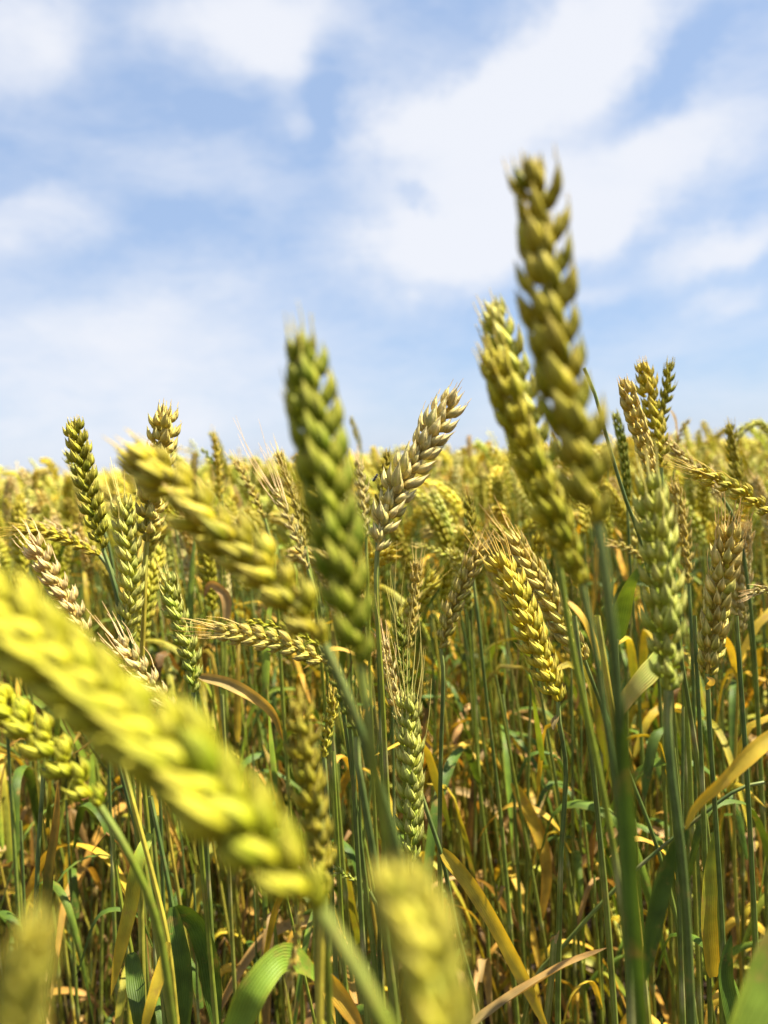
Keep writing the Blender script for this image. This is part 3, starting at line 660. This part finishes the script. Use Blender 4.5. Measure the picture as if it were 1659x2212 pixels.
B_('stem with a brown dried leaf arching over at the left of centre', [(480, 1500, .58), (490, 1700, .58), (500, 2000, .6)], 'o', sr=.0012, seed=77,
   leaves=[([(430, 1460, .52), (490, 1475, .52), (550, 1505, .52), (590, 1540, .52), (612, 1600, .52)], .008, 't', 'o', {'up': FRONT, 'fold': .5}),
           ([(490, 1340, .7), (485, 1285, .7), (455, 1262, .7), (440, 1290, .7)], .009, 't', 'b', {'up': FRONT})])
for k, (x0, x1, sc, d) in enumerate([(1240, 1330, 't', .40), (1290, 1400, 'y', .36), (1500, 1535, 't', .50), (1590, 1640, 't', .46)]):
    B_(['straight green stem passing behind the two soft right ears', 'yellow-sided stem right of the two soft right ears',
        'dark stem between the pale green upright ear and the right awned ear', 'dark stem leaning near the right edge'][k],
       [(x0, 1330, d), ((x0 + x1) / 2, 1700, d + .01), (x1, 2230, d + .03)], sc, sr=.0013, seed=80 + k)

# a small black fly sitting on the dark gold ear
def fly():
    c = at(812, 1030, .545)
    m = bpy.data.materials.new('fly_black'); m.use_nodes = True; p = m.node_tree.nodes['Principled BSDF']
    nf = nn(m.node_tree, 'ShaderNodeTexNoise'); nf.inputs['Scale'].default_value = 900
    cr = nn(m.node_tree, 'ShaderNodeValToRGB'); cr.color_ramp.elements[0].color = (.006, .006, .007, 1); cr.color_ramp.elements[1].color = (.03, .028, .03, 1)
    link(m.node_tree, nf.outputs['Fac'], cr.inputs[0]); link(m.node_tree, cr.outputs[0], p.inputs['Base Color']); p.inputs['Roughness'].default_value = .3
    def blobm(parts):
        A = Acc()
        for (o, rx, ry, rz) in parts:
            th = np.linspace(.02, math.pi - .02, 7); ph = np.linspace(0, 2 * math.pi, 8, endpoint=False)
            V = np.array([[o[0] + rx * math.cos(a), o[1] + ry * math.sin(a) * math.cos(b), o[2] + rz * math.sin(a) * math.sin(b)] for a in th for b in ph])
            A.add(V, grid(7, 8), colr(.02, .02, .02), np.zeros((len(V), 3)))
        return A
    root = bpy.data.objects.new('fly', None); COL.objects.link(root); root.location = c; root.empty_display_size = .004
    tag(root, 'tiny black fly sitting on the dark gold ear left of the white leaning ear', 'fly')
    root.rotation_euler = (0, math.radians(-50), math.radians(20))
    obj('body', to_mesh('body', blobm([((0, 0, 0), .0013, .0010, .0010), ((-.0022, 0, -.0001), .0017, .0010, .0009), ((.0016, 0, .0002), .0007, .0009, .0008)]).arrays(), m), root)
    for s in (-1, 1):
        obj('wing', to_mesh('wing', build_leaf([(0.0002, s * .0006, .0009), (-.002, s * .0013, .0012), (-.0042, s * .0018, .001)], .0016, colr(.25, .25, .25), colr(.3, .3, .3), seg=8, cols=3, fold=0), M_AWN), root)
        for k in range(3):
            A = Acc(); x = .0009 - k * .0010
            tube(A, curve([(x, s * .0006, -.0003), (x + (.0007 - k * .0007), s * .0018, .0001), (x + (.0012 - k * .0012), s * .0026, -.0016)], 6)[0], lambda q: .00012, colr(.02, .02, .02), colr(.02, .02, .02), 4)
            obj('leg', to_mesh('leg', A.arrays(), m), root)
fly()

# ------------------------------------------------------------------ filler stalks
KIND = ['gold', 'olive', 'pale', 'tan', 'straw', 'gold', 'tan', 'olive', 'pale', 'gold', 'pale', 'gold', 'yellow', 'straw']
WORDS = {'gold': 'golden', 'olive': 'olive-green', 'pale': 'pale green', 'tan': 'tan', 'straw': 'whitish straw', 'blue': 'bluish green', 'green': 'dark green', 'yellow': 'yellow-green'}
def variant(v, lod, rs):
    """a stalk standing at the origin, ear top about 0.76 m up; returns dict of arrays"""
    r = np.random.default_rng(500 + v * 13 + rs)
    k = KIND[v % len(KIND)]; cb, ct = PAL[k]
    lean = abs(r.normal(.10, .10)); nod = [.25, .5, .9, 1.5, .35, .7][v % 6] * r.uniform(.8, 1.2)
    az = 0.0
    L = r.uniform(.072, .104)
    d = np.array([math.cos(az), math.sin(az), 0])
    # stem to the ear base
    h = .70 - .02 * nod
    b0 = np.array([0, 0, -.01]); x = lean * .35
    pts = [b0, np.array([x * .15, r.normal(0, .01), h * .35]), np.array([x * .5, r.normal(0, .01), h * .7])]
    eb = np.array([x, 0, h]); pts.append(eb)
    a0 = nod * .45
    dir0 = np.array([math.sin(a0), 0, math.cos(a0)]); dir1 = np.array([math.sin(nod), 0, math.cos(nod)])
    E = [eb, eb + dir0 * L * .35, eb + dir0 * L * .35 + nrm(dir0 + dir1) * L * .35, eb + dir0 * L * .35 + nrm(dir0 + dir1) * L * .35 + dir1 * L * .3]
    ea, aw = build_ear(E, lod, cb, ct, r.uniform(0, 1.57), np.array([0, 1., 0]), None, r.uniform(1.2, 1.55), [.004, .012, .02, .003][v % 4] if lod >= 2 else 0, False, 900 + v, [.1, .2, .3][v % 3])
    sc = STEMC[['t', 'g', 't', 'o', 'g', 't', 'y'][v % 7]]
    sa, kn = build_stem(pts[::-1], sc[0], sc[1], .0011, .0016, v, 46 if lod >= 2 else (8 if lod == 1 else 3), {3: 8, 2: 7, 1: 4, 0: 3}[lod], lod >= 2)
    lv = []
    for q in range(3 if lod >= 2 else (2 if lod else 0)):
        z = [.52, .36, .2][q] * r.uniform(.85, 1.1); a = r.uniform(0, 2 * math.pi); dd = np.array([math.cos(a), math.sin(a), 0])
        b = np.array([x * z / .7 * .6, 0, z]); ll = r.uniform(.10, .20); dr = r.uniform(.0, .9)
        pl = [b, b + dd * ll * .2 + np.array([0, 0, ll * .28]), b + dd * ll * .5 + np.array([0, 0, ll * (.35 - dr * .3)]), b + dd * ll * .75 + np.array([0, 0, ll * (.15 - dr * .8)]), b + dd * ll * .85 + np.array([0, 0, -ll * dr])]
        c1, c2 = [('g', 'y'), ('y', 'o'), ('o', 'b'), ('l', 'y'), ('b', 'b'), ('y', 't'), ('t', 'b')][(v + q * 3 + int(r.integers(0, 3))) % 7]
        if q == 0: c1, c2 = [('g', 'g'), ('g', 'l'), ('g', 'y'), ('y', 'o')][v % 4]
        lv.append(build_leaf(pl, r.uniform(.006, .011), LEAFC[c1], LEAFC[c2], dd * .4 + np.array([0, 0, 1.]), r.uniform(-2, 2), v * 3 + q, 20 if lod >= 2 else 7, 5 if lod >= 2 else 2, .4))
    return dict(ear=ea, awn=aw, stem=sa, leaves=lv, top=max(E[-1][2], E[-2][2]) + .006, kind=k, foot=d)

NV = 14
protos = []
for v in range(NV):
    D = variant(v, 2, 0)
    protos.append((D, to_mesh('ear', D['ear'], M_EAR), to_mesh('awn_tuft', D['awn'], M_AWN) if D['awn'] is not None else None,
                   to_mesh('stem', D['stem'], M_STEM), [to_mesh('leaf', l, M_LEAF) for l in D['leaves']]))
def place_filler(v, x, y, rot, sc, label, group, first={}):
    D, me, ma, ms, ml = protos[v]
    if v not in first:
        root = bpy.data.objects.new('wheat_stalk', None); COL.objects.link(root); root.empty_display_size = .02
        eo = obj('ear', me, root); obj('stem', ms, root)
        if ma: obj('awn_tuft', ma, eo)
        for l in ml: obj('leaf', l, root)
        first[v] = root
    else:
        src = first[v]; root = src.copy(); COL.objects.link(root)
        for ch in list(src.children):
            c = ch.copy(); COL.objects.link(c); c.parent = root
            for g in ch.children:
                e = g.copy(); COL.objects.link(e); e.parent = c
    root.location = (x, y, 0); root.rotation_euler = (0, 0, rot); root.scale = (sc, sc, sc)
    tag(root, label, 'wheat', group)
    return root

def regions(px, d):
    if px < 330: return 'behind the tall olive-brown ear at left'
    if px < 640: return 'behind the golden ear leaning left'
    if px < 900: return 'behind the upright green ear'
    if px < 1120: return 'behind the brown-gold ear'
    if px < 1350: return 'behind the tallest ear'
    if px < 1520: return 'behind the cluster of three'
    return 'behind the awned ear near the right edge'
NF = 185
rf = np.random.default_rng(6)
cnt = 0; placed = []; tries = 0
while cnt < NF and tries < 20000:
    tries += 1
    y = math.sqrt(rf.uniform(.62 ** 2, 1.75 ** 2)); x = rf.uniform(-.53, .53) * y
    if rf.random() > np.interp(y, [.6, .8, 1.25, 1.75], [.30, .9, 1, .55]): continue
    if any((x - a) ** 2 + (y - b) ** 2 < .028 ** 2 for a, b in placed): continue
    v = int(rf.integers(0, NV)); D = protos[v][0]
    drop = np.interp(y, [.6, 1.0, 1.6], [.078, .052, .042])
    top = CAMZ - drop + rf.normal(0, .018)
    if rf.random() < .22 and y > 1.0: top += .035
    sc = top / D['top']
    rot = math.pi + rf.normal(0, 1.25) if rf.random() < .75 else rf.uniform(0, 6.28)
    px = 829 + x / y * FPX
    w_ = WORDS[D['kind']]; reg = regions(px, y)
    dist = 'a little way' if y < 1.1 else 'well'
    lab = f"{w_} stalk {dist} {reg}"
    place_filler(v, x, y, rot, sc, lab, f"{w_} wheat stalks {dist} {reg}")
    placed.append((x, y)); cnt += 1

# earless green and yellow stalks between the near ones: stem and two blades each, copied
bare_src = []
for v in range(7):
    r = np.random.default_rng(300 + v); h = .6
    lean = r.uniform(-.10, .06)
    P = [np.array([lean, 0, h]), np.array([lean * .55, r.normal(0, .008), h * .55]), np.array([0, 0, -.01])]
    c = ['t', 'g', 't', 'y', 'g', 't', 'g'][v]
    sa, _ = build_stem(P, *STEMC[c], .0011, .0016, 40 + v, 46, 8)
    ms = to_mesh('stem', sa, M_STEM); ml = []
    for q in range(2):
        z = [.5, .3][q] * r.uniform(.8, 1.15); a = r.uniform(0, 6.28); dd = np.array([math.cos(a), math.sin(a), 0]); l = r.uniform(.10, .20); dr = r.uniform(.0, .9)
        b = np.array([lean * z / h * .9, 0, z])
        pl = [b, b + dd * l * .12 + [0, 0, l * .3], b + dd * l * .34 + [0, 0, l * (.5 - .3 * dr)], b + dd * l * .55 + [0, 0, l * (.6 - 1.3 * dr)]]
        c1, c2 = [('g', 'g'), ('g', 'l'), ('y', 'o'), ('l', 'y'), ('y', 'y')][(v + q * 2) % 5]
        ml.append(to_mesh('leaf', build_leaf(pl, r.uniform(.006, .010), LEAFC[c1], LEAFC[c2], dd * .5 + np.array([0, 0, 1.]), r.uniform(-1.5, 1.5), v * 2 + q, 20, 5, .4), M_LEAF))
    bare_src.append((ms, ml, c))
rb = np.random.default_rng(8); firstb = {}; cnt = 0
while cnt < 85:
    y = rb.uniform(.50, .95); x = rb.uniform(-.56, .56) * y
    if abs(x - .09) < .05 and y < .75: continue
    v = int(rb.integers(0, 7)); ms, ml, c = bare_src[v]
    if v not in firstb:
        root = bpy.data.objects.new('wheat_stalk', None); COL.objects.link(root); root.empty_display_size = .02
        obj('stem', ms, root)
        for l in ml: obj('leaf', l, root)
        firstb[v] = root
    else:
        root = firstb[v].copy(); COL.objects.link(root)
        for ch in list(firstb[v].children):
            e = ch.copy(); COL.objects.link(e); e.parent = root
    sc = rb.uniform(.75, 1.12); root.location = (x, y, 0); root.rotation_euler = (0, 0, rb.normal(0, .9)); root.scale = (sc, sc, sc)
    side = 'in the left half' if x < -.06 else ('under the middle ears' if x < .14 else 'in the right half')
    cw = {'t': 'dark green', 'g': 'light green', 'y': 'yellow'}[c]
    tag(root, f'earless {cw} stalk low among the near stems {side}', 'wheat', f'earless {cw} stalks {side}')
    cnt += 1

# ------------------------------------------------------------------ the rest of the field: uncountable
def merge_instances(D, X, Y, Rt, Sc, tint, acc_e, acc_s, acc_l):
    c, s = np.cos(Rt), np.sin(Rt)
    def inst(arr, acc):
        V, Fq, C, T = arr; n = len(X); m = len(V)
        vx = (V[None, :, 0] * c[:, None] - V[None, :, 1] * s[:, None]) * Sc[:, None] + X[:, None]
        vy = (V[None, :, 0] * s[:, None] + V[None, :, 1] * c[:, None]) * Sc[:, None] + Y[:, None]
        vz = V[None, :, 2] * Sc[:, None]
        VV = np.stack([vx, vy, vz], 2).reshape(-1, 3)
        FF = (Fq[None] + (np.arange(n) * m)[:, None, None]).reshape(-1, 4)
        CC = np.clip(C[None] * tint[:, None, :], 0, .95).reshape(-1, 3)
        acc.add(VV, FF, CC, np.tile(T, (n, 1)))
    inst(D['ear'], acc_e); inst(D['stem'], acc_s)
    for l in D['leaves']: inst(l, acc_l)
AE, AS, AL = Acc(), Acc(), Acc()
def zone(y0, y1, dens, lod, half, seed, inner=None, mean=-.05, sd_=.028, pop=.05):
    r = np.random.default_rng(seed)
    area = .5 * (y1 ** 2 - y0 ** 2) * 2 * half
    n = int(area * dens)
    rad = np.sqrt(r.uniform(y0 ** 2, y1 ** 2, n)); th = r.uniform(-half, half, n)
    X, Y = rad * np.sin(th), rad * np.cos(th)
    if inner is not None:
        k = ~((np.abs(X) < .58 * Y + .17) & (Y < inner)); X, Y = X[k], Y[k]
    vs = r.integers(0, NV, len(X))
    for v in range(NV):
        k = vs == v; m = k.sum()
        if not m: continue
        D = variant(v, lod, 3)
        top = CAMZ + mean + r.normal(0, sd_, m) + (r.random(m) < pop) * .035
        Sc = top / D['top']
        Rt = np.where(r.random(m) < .7, math.pi + r.normal(0, 1.2, m), r.uniform(0, 6.28, m))
        tint = (1.12 + r.normal(0, .13, (m, 1))) * (1 + r.normal(0, .04, (m, 3)))
        merge_instances(D, X[k], Y[k], Rt, Sc, tint, AE, AS, AL)
zone(.50, 1.75, 170, 1, 1.15, 21, inner=1.75, mean=-.075)
zone(1.0, 1.75, 270, 1, .52, 26, mean=-.052, sd_=.032, pop=.14)
zone(1.72, 2.8, 380, 1, .72, 22, mean=-.043, sd_=.034, pop=.2)
zone(2.8, 4.5, 320, 0, .70, 23, mean=-.036, sd_=.036, pop=.2)
zone(4.5, 9, 170, 0, .68, 24, mean=-.035, sd_=.035, pop=.12)
zone(9, 26, 26, 0, .66, 25, mean=-.03, sd_=.035)
def undergrowth():
    r = np.random.default_rng(77)
    for i in range(3600):          # thin tillers that carry no ear
        y = math.sqrt(r.uniform(.85 ** 2, 2.4 ** 2)); x = r.uniform(-.62, .62) * y
        h = r.uniform(.30, .64) if y < .9 else r.uniform(.35, .70)
        a = r.uniform(0, 6.28); ln = abs(r.normal(.0, .22)) * h; dx, dy = math.cos(a) * ln, math.sin(a) * ln
        pts = [(x + dx, y + dy, h), (x + dx * .4, y + dy * .4, h * .5), (x, y, -.01)]
        c = [SGREEN, TEAL, SYEL * .8, SBROWN, SGREEN * 1.3, SYEL * .6][int(r.integers(0, 6))] * r.uniform(.7, 1.3)
        P, _ = curve(pts, 9); k0 = r.uniform(.0009, .0015)
        tube(AS, P, lambda q: k0 * (.7 + .5 * q), c, (c + SOLIVE) * .5, 6)
    for i in range(1700):          # leaves, many of them dried and hanging
        y = math.sqrt(r.uniform(.60 ** 2, 2.2 ** 2)); x = r.uniform(-.62, .62) * y
        z = r.uniform(.05, .60) ** 1.0; a = r.uniform(0, 6.28); dd = np.array([math.cos(a), math.sin(a), 0])
        l = r.uniform(.08, .20); b = np.array([x, y, z]); up = r.uniform(-.2, .5); dr = r.uniform(.3, 1.0)
        dry = r.random() < np.interp(z, [.1, .6], [.85, .40])
        if dry: pts = [b, b + dd * l * .10 + [0, 0, l * up * .4], b + dd * l * .2 + [0, 0, -l * dr * .3], b + dd * l * .26 + [0, 0, -l * dr * .95]]
        else: pts = [b, b + dd * l * .08 + [0, 0, l * .35], b + dd * l * .22 + [0, 0, l * .7], b + dd * l * (.3 + .3 * dr) + [0, 0, l * (1.0 - .4 * dr)]]
        if pts[-1][2] < .005: continue
        kinds = [('o', 'b'), ('b', 'b'), ('t', 'b'), ('b', 'b'), ('b', 't'), ('t', 't')] if dry else [('g', 'y'), ('l', 'y'), ('g', 'g'), ('y', 'y'), ('l', 'l')]
        c1, c2 = kinds[int(r.integers(0, len(kinds)))]
        dk = r.uniform(.40, .75) if dry else r.uniform(.7, 1.1)  # dried blades darkened in colour to deepen the shade between the stems
        AL.add(*build_leaf(pts, r.uniform(.004, .010), LEAFC[c1] * dk, LEAFC[c2] * dk, dd * .5 + np.array([0, 0, 1.]), r.uniform(-2.5, 2.5), i, 10, 3, .4))
undergrowth()
fo = obj('wheat_field', to_mesh('wheat_field', AE.arrays(), M_EAR)); tag(fo, 'endless mass of golden-green wheat ears stretching to the skyline', 'wheat', kind='stuff')
fo = obj('wheat_straw', to_mesh('wheat_straw', AS.arrays(), M_STEM)); tag(fo, 'dense green and yellow straw under the distant wheat ears', 'straw', kind='stuff')
fo = obj('wheat_foliage', to_mesh('wheat_foliage', AL.arrays(), M_LEAF)); tag(fo, 'drying orange and green leaves massed between the distant straw', 'leaves', kind='stuff')

# canopy beyond: a rough rolling surface of ears
def canopy():
    r = np.random.default_rng(9)
    A = Acc(); th = np.linspace(-.75, .75, 420); rr = np.concatenate([np.linspace(7, 40, 260), np.geomspace(41, 900, 60)])
    V = np.array([[q * math.sin(t), q * math.cos(t), 0] for q in rr for t in th])
    V[:, 2] = CAMZ - .11 + r.normal(0, .022, len(V)) * np.clip(V[:, 1] / 12, .4, 1.2)
    V[:, 2] = np.where(V[:, 1] > 30, CAMZ - .06 + r.normal(0, .02, len(V)), V[:, 2])
    V[:, :2] += r.normal(0, .01, (len(V), 2))
    C = colr(.58, .47, .12) * (1 + r.normal(0, .25, (len(V), 1))); C[:, 1] *= 1 + r.normal(0, .06, len(V))
    A.add(V, grid(len(rr), len(th), False), np.clip(C, .05, .9), np.zeros((len(V), 3)))
    o = obj('wheat_canopy', to_mesh('wheat_canopy', A.arrays(), M_EAR)); tag(o, 'far golden surface of the wheat field along the skyline', 'wheat', kind='stuff')
canopy()

# ------------------------------------------------------------------ ground and litter
me = bpy.data.meshes.new('ground')
gx = np.concatenate([np.linspace(-1500, -4, 6), np.linspace(-3.5, 3.5, 160), np.linspace(4, 1500, 6)]); gy = np.concatenate([np.linspace(-1500, -2, 5), np.linspace(-1.5, 6, 170), np.linspace(7, 1500, 6)])
GX, GY = np.meshgrid(gx, gy, indexing='ij')
GZ = rng.normal(0, .007, GX.shape) * (np.abs(GX) < 3.6) * (np.abs(GY) < 6.1) - .004
vs = np.stack([GX, GY, GZ], 2).reshape(-1, 3)
fs = grid(len(gx), len(gy), False)
me.from_pydata(vs.tolist(), [], fs[:, ::-1].tolist()); me.materials.append(M_SOIL)
tag(obj('ground', me), kind='structure')

def litter():
    r = np.random.default_rng(31); A = Acc()
    for i in range(2600):
        y = math.sqrt(r.uniform(.2, 3.2 ** 2)); x = r.uniform(-.8, .8) * y
        z = abs(r.normal(0, .05)) + .004; a = r.uniform(0, 6.28); l = r.uniform(.04, .18); e = r.normal(0, .35)
        d = np.array([math.cos(a) * math.cos(e), math.sin(a) * math.cos(e), math.sin(e)])
        p = np.array([x, y, max(z, abs(d[2]) * l * .5 + .005)])
        c = [LEAFC['t'], LEAFC['b'], LEAFC['o'] * .8, LEAFC['t'] * .8, SBROWN][int(r.integers(0, 5))] * r.uniform(.3, .75)  # dry leaf colours dimmed, painting in deeper shade near the soil
        pts = [p - d * l * .5, p + r.normal(0, .012, 3) * [1, 1, .6], p + d * l * .5]
        L_ = build_leaf(pts, r.uniform(.003, .010), c, c * .8, (r.normal(0, .4), r.normal(0, .4), 1), r.uniform(-3, 3), i, 8, 3, .5)
        A.add(*L_)
    o = obj('straw_litter', to_mesh('straw_litter', A.arrays(), M_LEAF)); tag(o, 'brown dried leaves and straw littering the soil between the stems', 'straw', kind='stuff')
litter()
